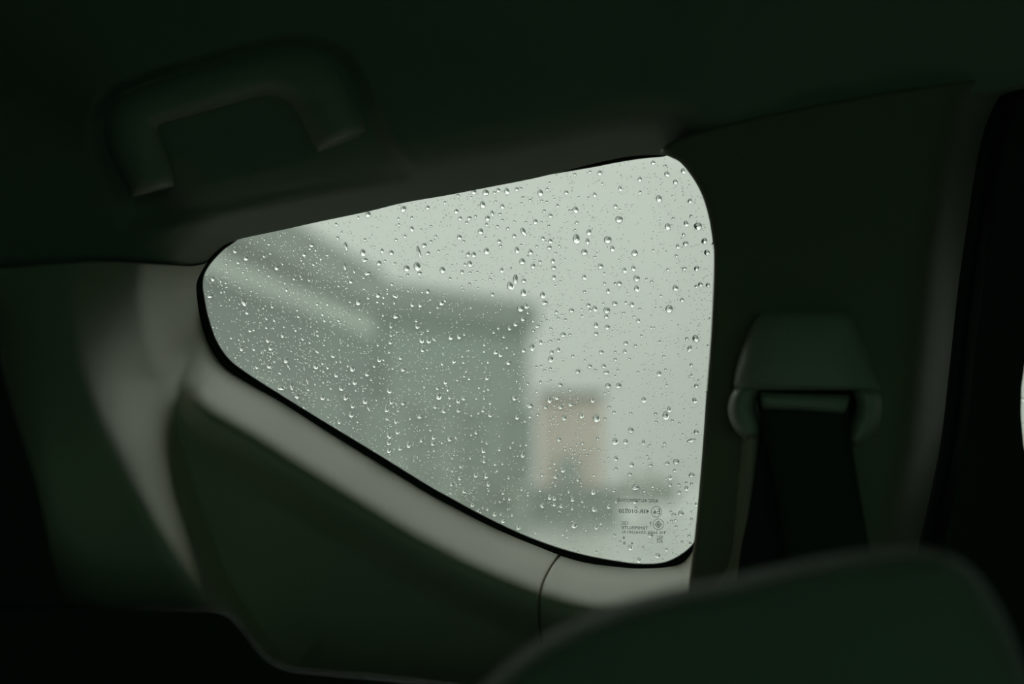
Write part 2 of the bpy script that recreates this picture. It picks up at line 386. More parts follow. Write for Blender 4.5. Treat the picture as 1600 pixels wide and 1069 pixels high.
# ------------------------------------------------------------------ pillar trim right of the window
def pillar():
    left = [(1034, 232), (1042, 240), (1049, 246), (1064.5, 255), (1084, 280), (1098, 307), (1108, 341), (1113.6, 377), (1115.6, 411), (1111, 520), (1104, 612), (1098, 700), (1091, 784), (1084, 850), (1076, 915), (1066, 1000), (1050, 1150), (1030, 1600), (1020, 2300)]
    right = [(1660, 108), (1600, 120), (1572, 138), (1548, 176), (1532, 225), (1520, 290), (1512, 345), (1497, 450), (1484, 570), (1470, 690), (1452, 780), (1436, 850), (1422, 930), (1396, 1100), (1330, 1600), (1290, 2300)]
    n, m = 200, 90
    Lp = resample(left, 1600); Rp = resample(right, 1600)
    def byparam(c, n):
        # denser where the picture is
        k = np.linspace(0, 1, n) ** 1.5; return c[(k * (len(c) - 1)).astype(int)]
    Lq, Rq = byparam(Lp, n), byparam(Rp, n)
    q = np.concatenate([[0, .004, .01, .018, .028], np.linspace(.045, .88, m - 24), np.linspace(.89, 1.0, 19)])
    m = len(q)
    U = Lq[:, None, 0] * (1 - q) + Rq[:, None, 0] * q; V = Lq[:, None, 1] * (1 - q) + Rq[:, None, 1] * q
    # top row follows the seam to the headliner
    top = resample([(1034, 232), (1060, 218), (1100, 203), (1200, 179), (1350, 149), (1500, 127), (1600, 117), (1660, 108)], 300)
    x0 = U[0]; tv = np.interp(x0, top[:, 0], top[:, 1]); dv = tv - V[0]
    V = V + np.clip(1 - np.arange(n) / 40.0, 0, 1)[:, None] ** 2 * dv[None]
    dl, _ = dist_poly(U, V, Lp[::8], False); dr, _ = dist_poly(U, V, Rp[::8], False); dt, _ = dist_poly(U, V, top[::6], False)
    h = 0.120 + 0.0 * U
    h = h - 0.005 * (1 - np.clip(dl / 9, 0, 1)) ** 2.0 + 0.012 * sstep(0, 260, dl)
    h = h - 0.120 * (1 - np.clip(dr / 100, 0, 1)) ** 3.6
    h = h - 0.004 * (1 - np.clip(dt / 6, 0, 1)) ** 2
    # the pillar lies close to the headliner at its upper end
    h = h + 0.006 * sstep(420, 160, V)
    G = P(U, V, YG - h)
    lip = P(Lq[:, 0] + 14, Lq[:, 1], YG - 0.006)
    rl = G[:, -1].copy(); rl[:, 1] += 0.05; rl[:, 0] += 0.004
    G = np.concatenate([lip[:, None], G, rl[:, None]], 1)
    tl = G[0].copy(); tl[:, 1] += 0.014
    G = np.concatenate([tl[None], G], 0)
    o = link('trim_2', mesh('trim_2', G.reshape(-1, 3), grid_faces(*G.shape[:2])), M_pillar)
    tag(o, 'tall beige pillar trim between the quarter window and the door', kind='structure')
    return Rp
RP = pillar()

# ------------------------------------------------------------------ window_1: pane, rubber seal, printed marking
win = empty('window_1', (0, 0, 0)); tag(win, 'rounded triangular quarter window speckled with rain', kind='structure')
def fan(outline, y, n=None):
    return P(outline[:, 0], outline[:, 1], y)
edge = T + TN * 14
k = len(edge); v0 = P(edge[:, 0], edge[:, 1], YG); v1 = P(edge[:, 0], edge[:, 1], YG); v1[:, 1] += 0.0035
vs = np.vstack([v0, v1]); fs = [tuple(range(k)), tuple(range(2 * k - 1, k - 1, -1))] + [(i, (i + 1) % k, k + (i + 1) % k, k + i) for i in range(k)]
link('glass_pane', mesh('glass_pane', vs, fs, False), M_glass, win)
# seal profile: from inside the pane edge outwards under the trim
prof = [(0.0, -0.0001), (0.4, 0.003), (2, 0.0052), (6, 0.0064), (11, 0.0066), (17, 0.006), (22, 0.003), (22, -0.0001)]
rows = []
for d_, h_ in prof:
    q = S_in + SN_ * d_; rows.append(P(q[:, 0], q[:, 1], YG - h_))
G = np.stack(rows, 1)
f = [tuple(reversed(q)) for q in grid_faces(len(G), len(prof), True)]
# close the back so the rubber is solid
f += [(i * len(prof), ((i + 1) % len(G)) * len(prof), ((i + 1) % len(G)) * len(prof) + len(prof) - 1, i * len(prof) + len(prof) - 1) for i in range(len(G))]
link('rubber_seal', mesh('rubber_seal', G.reshape(-1, 3), f), M_rubber, win)

PX = YG / F
def glass_text(body, u_left, u_right, v, cap, slant=1.2):
    """mirrored lettering printed on the pane; u_left/u_right are the picture limits of the word"""
    cu = bpy.data.curves.new('glass_marking', 'FONT'); cu.body = body; cu.size = 1.0; cu.align_x = 'CENTER'; cu.align_y = 'CENTER'; cu.resolution_u = 3
    o = bpy.data.objects.new('glass_marking_source', cu); COL.objects.link(o)
    dg = bpy.context.evaluated_depsgraph_get(); dg.update()
    me = bpy.data.meshes.new_from_object(o.evaluated_get(dg)); me.name = 'glass_marking'
    bpy.data.objects.remove(o); bpy.data.curves.remove(cu)
    co = np.array([q.co[:] for q in me.vertices]); fs = [tuple(p.vertices) for p in me.polygons]
    bpy.data.meshes.remove(me)
    x = co[:, 0] - (co[:, 0].min() + co[:, 0].max()) / 2; yv = co[:, 1] - (co[:, 1].min() + co[:, 1].max()) / 2
    x /= x.max() - x.min(); yv /= max(1e-6, yv.max() - yv.min())
    uu = -x * (u_right - u_left); vv = -yv * cap
    c_, s_ = math.cos(math.radians(slant)), math.sin(math.radians(slant))
    U = (u_left + u_right) / 2 + uu * c_ - vv * s_; V = v + uu * s_ + vv * c_
    return add_print(U, V, fs)

def add_print(U, V, fs):
    front = P(U, V, YG - 0.00025); rear = P(U, V, YG - 0.00005); n = len(U)
    cnt = {}
    for q in fs:
        for a, b in zip(q, q[1:] + q[:1]): cnt[(a, b)] = 1
    fx = [tuple(q) for q in fs] + [tuple(n + i for i in reversed(q)) for q in fs]
    for (a, b) in cnt:
        if (b, a) not in cnt: fx.append((a, n + a, n + b, b))
    return link('glass_marking', mesh('glass_marking', np.vstack([front, rear]), fx, False), M_print, win)

def ring_print(cu_, cv_, r, wd, n=40):
    a = np.linspace(0, 2 * math.pi, n, endpoint=False); U = []; V = []
    for q in a: U += [cu_ + math.cos(q) * r, cu_ + math.cos(q) * (r - wd)]; V += [cv_ + math.sin(q) * r * 1.05, cv_ + math.sin(q) * (r - wd) * 1.05]
    fs = [(2 * i, 2 * ((i + 1) % n), 2 * ((i + 1) % n) + 1, 2 * i + 1) for i in range(n)]
    return add_print(np.array(U), np.array(V), fs)
def poly_print(pts): 
    return add_print(np.array([p[0] for p in pts]), np.array([p[1] for p in pts]), [tuple(range(len(pts)))])

glass_text('AGC AUTOMOTIVE', 964.6, 1028.6, 782.3, 4.9)
glass_text('43R-010520', 967, 1014.5, 799.0, 6.0)
glass_text('12C', 970.4, 981.4, 817.3, 5.0)
glass_text('T', 1014.6, 1018.6, 819.2, 5.4)
glass_text('TEMPERLITE', 971.3, 1012.5, 824.9, 4.8)
glass_text('TIS 2602-2556(2013)', 972.2, 1040.8, 832.6, 5.2)
glass_text('E', 1027.6, 1031.2, 799.6, 8.6)
glass_text('6', 1020.6, 1024.6, 799.8, 6.6)
glass_text('SN', 1026.8, 1035.4, 842.6, 6.6)
glass_text('8', 973, 976.4, 840.4, 4.2); glass_text('8', 973.8, 977.2, 848.9, 4.2); glass_text('4', 986.2, 989.6, 849.2, 4.2)
ring_print(1025.6, 799.8, 8.3, 0.65); ring_print(1028.6, 819.4, 8.4, 0.6)
poly_print([(1026, 837.6), (1036.4, 837.9), (1036.4, 838.5), (1026, 838.2)]); poly_print([(1026, 846.6), (1036.4, 846.9), (1036.4, 847.6), (1026, 847.3)])
ex, ey = 1028.6, 819.6
for sx_ in (-1, 1):
    for sy_ in (-1, 1):   # four solid wedges round a cross, the certification emblem
        poly_print([(ex + sx_ * 0.8, ey + sy_ * 1.0), (ex + sx_ * 2.9, ey + sy_ * 1.0), (ex + sx_ * 0.8, ey + sy_ * 3.2)])
        poly_print([(ex + sx_ * 0.4, ey + sy_ * 5.9), (ex + sx_ * 5.4, ey + sy_ * 0.6), (ex + sx_ * 4.5, ey + sy_ * 0.6), (ex + sx_ * 0.4, ey + sy_ * 4.9)])
poly_print([(ex - 0.3, ey - 6.2), (ex + 0.3, ey - 6.2), (ex + 0.3, ey + 6.2), (ex - 0.3, ey + 6.2)])
poly_print([(ex - 5.8, ey - 0.3), (ex + 5.8, ey - 0.3), (ex + 5.8, ey + 0.3), (ex - 5.8, ey + 0.3)])
# ------------------------------------------------------------------ raindrops on the outside of the pane
DR = {
(310,380,5.345): "305 66 28 36,396 124 32 44,330 160 26 34,653 203 34 40,546 108 22 30,590 8 30 26,602 86 26 24,120 296 30 40,98 441 36 36,380 494 34 64 25,405 577 28 34,227 331 18 24,374 243 22 20,586 270 18 28,797 297 22 34,923 308 22 28,722 332 18 24,735 389 24 34,883 94 30 38,946 16 34 34,931 44 28 30,960 177 26 32,880 168 20 26,615 529 26 34,566 628 18 36 35,632 641 20 38,567 704 20 28,433 728 32 34,462 724 26 26,577 807 28 46,600 873 32 42,359 878 28 42,461 886 22 34 35,273 791 26 26,701 767 26 42,587 1024 32 42,485 1033 24 36,636 990 28 20,812 726 24 30,868 798 24 34,928 828 22 28,992 734 26 24,994 770 18 32 45,833 611 24 30,825 559 24 28,992 508 24 30,1037 595 22 34,1048 645 20 36 35,991 905 18 40 45,976 1027 36 46,190 408 18 26,311 954 20 26,732 975 34 50 0,752 1025 16 60 25,676 438 16 22,542 544 20 16,714 699 16 22,440 400 16 20,1048 850 18 24,829 968 18 22,602 944 20 24,405 298 22 22",
(500,320,5.345): "401 79 40 44,697 34 50 38 60,900 24 28 34,767 108 26 30,766 200 28 44,358 399 40 52,376 460 38 32,518 384 24 38,595 400 34 40,493 487 38 36,621 490 36 22,399 572 46 30,723 531 42 52,812 514 48 70,1023 544 38 52,832 571 30 30,869 339 42 34,900 405 34 28,825 390 26 84 15,216 345 24 64 15,147 277 26 32,375 291 24 28,710 263 24 34,634 293 28 28,208 516 24 52,285 553 20 44 5,256 638 30 40,154 677 20 30,318 811 36 52 5,484 753 38 42,626 762 28 48 60,599 663 24 34,768 832 28 40,835 835 28 38,898 721 30 40,1012 816 32 42,1043 797 22 36,632 930 40 44,982 857 26 30,809 1015 28 36,803 970 26 28,920 898 28 22,900 1050 26 28,590 1016 24 36,153 964 22 32,331 950 24 28,35 965 22 34,20 914 24 32,402 778 26 28,479 811 26 28,528 822 24 26,530 770 22 30,562 740 22 26,250 809 20 28,926 307 28 28,967 264 26 26,926 179 26 22,134 163 24 32,320 106 20 34,655 117 20 30,990 388 26 26,525 922 20 28,845 207 20 20,619 815 20 40 0,733 587 24 28,366 610 28 20,854 729 22 26,735 718 16 30",
(690,270,5.345): "369 166 44 50,342 266 42 50,545 152 36 46,473 145 28 38,825 167 38 50,1041 166 30 34,123 322 34 34,154 381 28 32,232 379 32 32,284 364 24 30,384 380 36 40,507 281 32 36,423 338 24 48 20,488 346 30 28,376 432 26 32,326 490 42 42,148 538 34 42,184 574 28 26,375 653 40 46,221 682 28 36,268 684 36 42,236 760 34 48,195 766 22 34,683 491 38 62 30,606 528 26 36,630 644 30 54 15,743 663 32 42,673 740 40 52,783 408 32 42,764 779 34 38,823 744 26 34,617 888 36 70 5,574 944 48 60,684 1001 42 54,844 1020 38 46,687 902 36 34,502 812 26 36,553 465 28 28,493 612 28 30,480 573 28 34,466 448 26 28,846 549 30 32,908 571 34 36,900 625 34 34,929 737 32 36,936 794 32 36,938 873 28 36,796 615 26 28,909 359 30 36,857 319 28 30,896 445 26 28,425 1016 28 32,70 884 26 30,405 889 28 26,233 930 24 34,171 829 30 32,667 256 24 24,739 229 28 26,676 207 24 26,209 417 26 30,509 396 24 28,452 240 22 22,441 165 28 28,628 138 28 34,665 131 24 26,135 188 28 30,270 160 34 40,970 275 24 36,881 137 26 28,608 408 24 24,703 413 24 22,247 204 24 22,665 604 22 26,950 674 30 24,235 834 30 24,297 828 24 22,878 243 24 26,836 234 26 26,983 613 22 26,105 606 12 56 65",
(420,520,5.345): "103 460 40 62 80,190 445 28 60 15,234 525 40 48,322 397 22 64 12,328 473 24 30,445 538 32 42,497 555 28 24,560 349 30 38,534 192 32 34,456 321 28 28,695 296 34 54,820 343 36 42,713 411 32 42,605 463 42 46 40,640 537 32 50,855 392 30 26,799 569 34 46,832 625 20 56 25,697 609 28 40,685 682 36 44,587 741 24 38,918 223 30 40,956 225 24 28,879 277 24 36,1014 80 32 32,1018 20 24 30,1005 162 30 26,910 101 24 28,1001 482 32 44,1020 577 26 42,982 641 28 42,992 722 34 26,1059 737 24 44,1001 857 32 50,998 916 30 42,1001 980 30 44,447 256 20 32,488 290 22 34,402 154 22 42 45,90 338 16 36 60,725 480 18 22,788 484 20 22,455 412 20 26,386 430 18 24,517 463 20 26,740 745 20 24,705 793 18 20,1034 298 26 26,293 622 30 28,596 235 12 40 15,294 290 10 50 12",
(610,510,5.345): "257 116 34 44,315 120 32 40,362 104 20 46 40,267 196 32 38,502 89 36 42,572 84 32 42,616 67 22 26,83 261 28 36,108 359 38 36,305 347 24 28,430 311 26 34,527 290 28 34,608 300 22 34,878 214 36 42,916 234 28 42,985 302 40 40,972 177 30 26,862 51 28 28,900 15 26 30,994 15 28 36,946 88 28 28,783 153 26 28,782 209 28 26,814 298 28 28,804 428 28 34,455 463 28 36,392 515 30 32,478 526 22 36,400 582 42 52,491 594 26 34,561 622 30 36,613 602 34 30,497 658 28 30,375 672 32 30,445 704 44 42,565 700 32 34,676 743 26 28,247 753 42 34,105 641 36 36,54 880 30 36,149 990 30 40,258 952 30 34,357 924 28 38,354 978 34 38,493 938 38 46,545 925 20 42,717 886 30 32,675 905 26 26,774 703 28 32,831 740 36 36,1034 596 34 42,831 641 26 32,783 600 22 32,717 602 24 28,657 437 30 28,616 416 26 28,559 447 26 30,631 374 24 26,652 199 24 24,772 1035 26 38,909 1027 26 32,1002 1010 28 32,803 975 26 32,765 960 22 26,79 1017 26 36,430 971 26 28,334 866 26 26,163 770 26 26,813 525 18 28,740 510 20 26,64 704 26 28,364 1036 26 28,312 38 24 24,600 250 24 22,453 842 20 26,1056 756 26 40",
(800,460,5.345): "72 117 46 56,117 98 32 38,272 69 42 38,257 10 30 34,131 152 26 32,90 206 34 36,28 248 36 36,212 266 34 28,175 221 26 30,179 303 28 32,428 336 36 40,386 200 24 24,446 211 28 28,370 147 26 34,496 135 36 36,324 287 26 28,484 337 26 26,389 383 26 32,240 399 26 36,168 440 36 54,95 466 36 36,386 463 30 34,332 484 30 32,324 541 42 46,321 391 26 26,509 517 28 30,549 645 36 36,788 654 30 50 -75,650 600 30 32,766 600 30 34,803 763 38 42,889 763 42 42,402 757 38 32,310 879 32 46,378 865 26 38 -50,150 928 44 44,18 864 36 44,405 940 36 34,491 919 38 34,435 1031 40 40,578 1013 34 38,704 1033 50 56,279 941 30 32,669 882 28 38,791 134 46 50,787 185 32 32,692 119 38 42,638 91 30 36,653 130 26 32,702 257 32 42,795 275 38 38,701 330 36 30,745 482 30 34,858 77 36 40,1002 84 34 38,950 68 22 32,933 157 26 26,1019 187 26 24,951 408 34 34,943 478 30 30,864 543 30 28,1032 430 28 30,1056 220 30 32,883 635 26 24,811 942 26 26,851 986 32 28,991 995 28 26,776 1041 28 30,697 632 26 24,862 482 24 26,980 540 26 22,130 746 28 32,95 684 22 28,237 733 26 30,39 1023 28 36,214 1005 28 30,148 1019 24 32,243 600 26 26,202 605 22 26,270 635 24 26,321 621 26 28,107 1060 28 24,343 1034 22 24,484 798 22 26,775 826 20 24,1054 652 24 24",
(700,680,5.345): "302 215 30 38,185 190 24 30,97 358 34 38,228 334 28 34,317 341 30 38,335 406 26 40,339 462 26 26,133 467 28 34,30 411 32 34,36 300 26 30,102 262 20 30,202 581 26 36,256 636 34 38,389 659 28 34,463 716 34 34,582 769 30 38,459 485 26 30,467 531 24 30,511 531 20 30,506 355 28 30,453 238 26 28,392 241 20 28,409 297 22 26,624 159 32 50 -5,788 588 34 38,785 332 28 32,900 345 34 36,768 460 26 32,848 517 26 38,885 527 24 38,886 578 24 34,946 592 28 34,1041 535 32 38,1007 473 28 32,956 289 28 38,926 34 30 36,976 118 28 28,1053 751 42 50,1037 614 26 30,696 403 22 26,664 498 24 28,614 452 24 28,534 666 22 28,441 662 22 26,290 605 20 26,329 618 20 28,652 79 26 28,604 84 22 26,886 234 22 28,992 790 22 26,960 830 24 22,995 848 26 30,732 815 24 22,896 420 24 24,1040 187 24 26",
(900,640,5.345): "748 48 44 60 10,665 36 28 32,804 93 26 28,669 105 28 26,327 265 42 48,458 172 38 44 -20,415 268 34 38,563 273 22 42 0,180 242 26 28,740 283 26 28,615 300 26 22,193 338 24 28,595 390 24 26,837 435 44 44,466 460 34 36,621 467 34 28,333 410 34 32,450 542 34 28,762 450 34 32,822 510 32 28,965 547 40 38,499 649 50 50,785 628 32 30,859 626 26 30,923 656 32 36,862 692 30 30,787 567 28 34,570 682 28 28,641 640 24 30,315 680 28 28,142 688 32 38,52 769 26 26,147 830 36 40,274 809 32 38,492 765 40 44,333 770 28 30,876 868 40 42,817 878 32 30,793 854 26 26,833 924 28 24,798 930 26 24,966 915 24 26,30 434 26 32,16 587 30 30,88 378 26 26,1003 188 34 38 30,965 258 26 66 -75,1003 790 24 30,85 1005 26 32,164 983 30 34,208 950 24 28,335 493 26 30,620 1050 40 40,322 1050 30 28,835 980 28 26,786 790 26 22,502 822 26 28,922 612 26 26,966 620 26 26,54 282 28 28,68 330 24 26,946 1056 30 26,600 853 22 30 60,422 832 22 22",
(700,700,2.897): "825 450 19 21,950 487 19 22,865 507 17 20,990 460 13 16,1097 432 13 18,1060 425 12 14,990 518 12 12,780 425 12 16,672 470 12 14,590 470 13 13",
(840,220,3.563): "211 384 29 31,453 438 34 36,216 545 35 47,390 552 35 39,416 600 24 28,286 509 24 30,260 620 28 33,540 625 30 33,551 767 28 32,552 823 26 30,350 698 24 28,484 720 20 26,533 710 23 26,454 795 27 24,260 759 20 25,385 945 30 34,318 935 20 26,383 978 20 20,429 907 22 26,525 910 20 24,388 1038 24 24,326 1028 18 30,732 936 38 38,767 820 26 32,817 712 22 20,885 711 26 26,928 558 29 29,942 622 26 28,892 476 34 42 80,826 461 21 31,824 573 25 27,724 477 29 31,812 522 18 20,854 420 18 20,675 322 30 33 40,848 335 21 25,720 186 25 27,767 229 22 24 -30,569 215 21 23,643 123 21 23,810 168 21 27,345 179 22 24,460 266 18 26,433 365 18 23,318 301 19 21,571 286 17 21,207 187 18 20,292 174 18 18,644 610 14 18,772 640 18 18,278 560 18 34 5,906 800 22 25,948 803 20 23,635 785 18 20,606 771 16 18,320 648 18 18,804 886 21 21,570 938 18 18,261 840 18 20,392 836 18 25,373 795 18 20,755 433 18 18,780 588 18 23,882 811 18 21,725 717 16 18,563 1000 20 18,218 455 16 20",
(800,520,3.24): "930 28 30 30,885 30 16 20,899 80 20 30 -20,907 163 16 20,745 206 20 24,769 120 16 16,933 268 18 20,667 338 20 26,924 342 18 26,795 387 18 26,777 418 24 30,727 410 16 20,777 187 14 16,910 215 12 16,748 45 14 18,655 15 14 16,847 458 12 14,991 65 10 14,783 265 12 16",
}
drops = []
for (ox, oy, s), txt in DR.items():
    for it in txt.split(','):
        q = [float(x) for x in it.split()]
        drops.append((ox + q[0] / s, oy + q[1] / s, q[2] / s, q[3] / s, q[4] if len(q) > 4 else random.uniform(8, 26)))
drops.sort(key=lambda d: -d[2] * d[3])
kept = []
for d in drops:
    if all(math.hypot(d[0] - e[0], d[1] - e[1]) > 0.30 * (d[3] + e[3]) for e in kept): kept.append(d)
drops = kept

def drop_mesh(name, seed, seg=18, rings=6, lump=0.06):
    """unit water drop: flat back on the glass (y=0), domed outwards (+y), fuller towards its foot"""
    rr = random.Random(seed); ph = rr.uniform(0, 6.28); ph2 = rr.uniform(0, 6.28); th = math.radians(72); R = 1 / math.sin(th)
    vs = [(0, R - R * math.cos(th), 0)]; fs = []
    for k in range(1, rings + 1):
        r = math.sin(th * k / rings) / math.sin(th)
        y = R * math.cos(th * k / rings) - R * math.cos(th)
        for j in range(seg):
            a = 2 * math.pi * j / seg; q = r * (1 + lump * math.sin(2 * a + ph) * r + lump * 0.6 * math.sin(3 * a + ph2) * r)
            x = math.cos(a) * q; z = math.sin(a) * q
            x *= 1 - 0.10 * z
            vs.append((x * 0.5, y * 0.48, z * 0.5))
    for j in range(seg): fs.append((0, 1 + (j + 1) % seg, 1 + j))
    for k in range(rings - 1):
        for j in range(seg):
            a = 1 + k * seg + j; b = 1 + k * seg + (j + 1) % seg; fs.append((a, b, b + seg, a + seg))
    nb = len(vs)
    for j in range(seg):
        p = vs[1 + (rings - 1) * seg + j]; vs.append(p)
    fs.append(tuple(nb + j for j in range(seg)))
    return vs, fs
variants = []
for k in range(8):
    vs, fs = drop_mesh('raindrop', k); me = mesh('raindrop', vs, fs); me.polygons[len(me.polygons) - 1].use_smooth = False
    me.materials.append(M_water); variants.append(me)

YD = YG + 0.0036
u0, u1, v0_, v1_ = 317.0, 1116.0, 243.0, 881.0
used_labels = set()
def size_word(d):
    a = math.sqrt(d[2] * d[3]); return 'very large' if a > 9.3 else 'large' if a > 7.4 else 'middling' if a > 5.9 else 'small'
ONES = 'zero one two three four five six seven eight nine ten eleven twelve thirteen fourteen fifteen sixteen seventeen eighteen nineteen'.split()
TENS = ' ten twenty thirty forty fifty sixty seventy eighty ninety hundred'.split(' ')
def words_for(x, half=0):
    k = int(round(x)) if not half else int(x)
    k = max(0, min(100, k))
    t = ONES[k] if k < 20 else TENS[k // 10 + 0] + ('-' + ONES[k % 10] if k % 10 else '')
    return t + ('-and-a-half' if half else '')
def shape_word(d):
    r = d[3] / d[2]; return 'long streaky' if r > 1.7 else 'oval' if r > 1.22 else 'round'
for i, d in enumerate(drops[:300]):
    p = P(d[0], d[1], YD); o = bpy.data.objects.new('raindrop', variants[i % 8]); COL.objects.link(o)
    px = YD / F
    o.location = p; o.scale = (d[2] * px * 1.16, math.sqrt(d[2] * d[3]) * px, d[3] * px * 1.15); o.rotation_euler = (Matrix.Rotation(PITCH, 3, 'X') @ Matrix.Rotation(-math.radians(d[4]), 3, 'Y')).to_euler()
    ac, up = (d[0] - u0) / (u1 - u0) * 100, (v1_ - d[1]) / (v1_ - v0_) * 100
    for fa, fu in ((0, 0), (1, 0), (0, 1), (1, 1)):
        lab = f'{size_word(d)} {shape_word(d)} raindrop {words_for(ac, fa)} percent across, {words_for(up, fu)} percent up the quarter window'
        if lab not in used_labels: break
    used_labels.add(lab)
    tag(o, lab, 'raindrop', 'raindrops on the quarter window')

# everything smaller, too many to count, joined
small = [(d[0], d[1], d[2], d[3], d[4]) for d in drops[300:]]
Gp = S_in - SN_ * 1.5
def inside_glass(x, y):
    _, i1 = dist_poly(x, y, T[::3]); d_, _ = dist_poly(x, y, T[::3]); return i1 & (d_ > 3)
n_try = 13000
cu = rng.uniform(u0, u1, n_try); cv = rng.uniform(v0_, v1_, n_try)
streaks = rng.uniform(u0, u1, 46); swd = rng.uniform(4, 12, 46)
st = np.max(np.exp(-((cu[:, None] + (cv[:, None] - 560) * 0.06 - streaks) / swd) ** 2) * (0.4 + 0.6 * np.sin(cv[:, None] / 47.0 + streaks * 1.7) ** 2), 1)
dens = 0.33 + 0.30 * sstep(800, 450, cu) * sstep(300, 480, cv) + 0.55 * st
keep = inside_glass(cu, cv) & (rng.random(n_try) < dens)
# clusters of minute specks
for _ in range(34):
    x, y = rng.uniform(330, 900), rng.uniform(380, 830); k = rng.integers(14, 40)
    cu = np.append(cu, rng.normal(x, 9, k)); cv = np.append(cv, rng.normal(y, 16, k))
keep = np.append(keep, inside_glass(cu[n_try:], cv[n_try:]))
bu = np.array([d[0] for d in drops]); bv = np.array([d[1] for d in drops]); br = np.array([max(d[2], d[3]) * 0.5 for d in drops])
for x, y in zip(cu[keep], cv[keep]):
    s = 1.45 + 0.5 * rng.pareto(2.6)
    s = min(s, 3.8)
    if np.any(np.hypot(bu - x, bv - y) < br + s * 0.55): continue
    small.append((x, y, s, s * rng.uniform(0.95, 1.4), rng.uniform(5, 28)))
V_all = []; F_all = []; smt = []
tv = {}
for key, (sg, rg) in {'s': (8, 3), 'm': (12, 5)}.items():
    tv[key] = [drop_mesh('d', 50 + k, sg, rg, 0.05) for k in range(5)]
off = 0; px = YD / F
for i, (x, y, sw, sh, tl) in enumerate(small):
    vs, fs = tv['m' if sw > 2.4 else 's'][i % 5]
    v = np.array(vs) * np.array([sw * px, math.sqrt(sw * sh) * px, sh * px])
    a = -math.radians(tl); c_, s_ = math.cos(a), math.sin(a)
    vr = np.stack([v[:, 0] * c_ + v[:, 2] * s_, v[:, 1], -v[:, 0] * s_ + v[:, 2] * c_], 1)
    vr = np.stack([vr[:, 0], vr[:, 1] * cp - vr[:, 2] * sp, vr[:, 1] * sp + vr[:, 2] * cp], 1) + P(x, y, YD)
    V_all.append(vr); F_all += [tuple(off + q for q in f) for f in fs]; smt += [True] * (len(fs) - 1) + [False]; off += len(vs)
me = bpy.data.meshes.new('fine_rain'); me.from_pydata(np.vstack(V_all).tolist(), [], F_all); me.polygons.foreach_set('use_smooth', smt); me.update()
o = link('fine_raindrops', me, M_water); tag(o, 'fine speckle of tiny raindrops between the larger drops on the quarter window', 'raindrops', None, 'stuff')
print('drops', len(drops), 'small', len(small), 'tris~', sum(len(f) - 2 for f in F_all))
# ------------------------------------------------------------------ grab handle
def ribbon(name, outer, inner, yb, H, m, parent, n=90, nq=15, pw=2.6, endcap=0.10, cols_y=None):
    """solid bar between two edge curves, rounded across, rounded at its ends"""
    O = resample(outer, n); I = resample(inner, n)
    t = np.linspace(0, 1, n); q = 0.5 - 0.5 * np.cos(np.linspace(0, math.pi, nq))
    U = O[:, None, 0] * (1 - q) + I[:, None, 0] * q; V = O[:, None, 1] * (1 - q) + I[:, None, 1] * q
    cross = (1 - np.abs(2 * q - 1) ** pw) ** (1 / pw)
    e = np.minimum(t, 1 - t) / endcap; en = np.where(e < 1, (1 - (1 - np.clip(e, 0, 1)) ** pw) ** (1 / pw), 1.0)
    Hh = (H(t) if callable(H) else H)
    Z = (Hh * en)[:, None] * cross[None] if callable(H) else (H * en)[:, None] * cross[None]
    front = P(U, V, yb - Z); G = front
    back = P(U[:, [0, -1]], V[:, [0, -1]], yb + 0.004)
    full = np.concatenate([back[:, :1], G, back[:, 1:]], 1); mm = full.shape[1]
    fs = grid_faces(n, mm); fs += [(i * mm + mm - 1, (i + 1) * mm + mm - 1, (i + 1) * mm, i * mm) for i in range(n - 1)]
    fs += [tuple(range(mm)), tuple((n - 1) * mm + k for k in reversed(range(mm)))]
    return link(name, mesh(name, full.reshape(-1, 3), fs), m, parent)

gh = empty('grab_handle', tuple(P(370, 190, 1.13))); gpos = np.array(gh.location)
tag(gh, 'curved grab handle set in a recess of the headliner above the window', 'handle')
def reparent(o, root):
    o.parent = root; o.matrix_parent_inverse = Matrix.Translation(-Vector(root.location)); return o
outer = [(206, 309), (186, 268), (170, 236), (163, 205), (164, 182), (176, 162), (200, 145), (250, 126), (330, 101), (410, 79), (455, 74), (492, 79), (520, 95), (543, 124), (560, 162), (573, 205)]
inner = [(272, 292), (268, 262), (256, 230), (248, 208), (247, 200), (250, 196), (262, 191), (300, 181), (345, 168), (395, 154), (420, 150), (440, 154), (456, 166), (470, 190), (484, 214), (497, 239)]
reparent(ribbon('grip', outer, inner, YG - 0.112, 0.036, M_handle, None, n=120, pw=2.4, endcap=0.05), gh)
for (a, b, c_, d_) in (((209, 290), (213, 306), (266, 292), (262, 276)), ((500, 226), (505, 237), (566, 212), (560, 196))):
    reparent(ribbon('mounting_cap', [a, ((a[0] + b[0]) / 2 - 1, (a[1] + b[1]) / 2), b], [d_, ((c_[0] + d_[0]) / 2 + 1, (c_[1] + d_[1]) / 2), c_], YG - 0.108, 0.014, M_handle, None, n=12, nq=17, pw=3.0, endcap=0.4), gh)

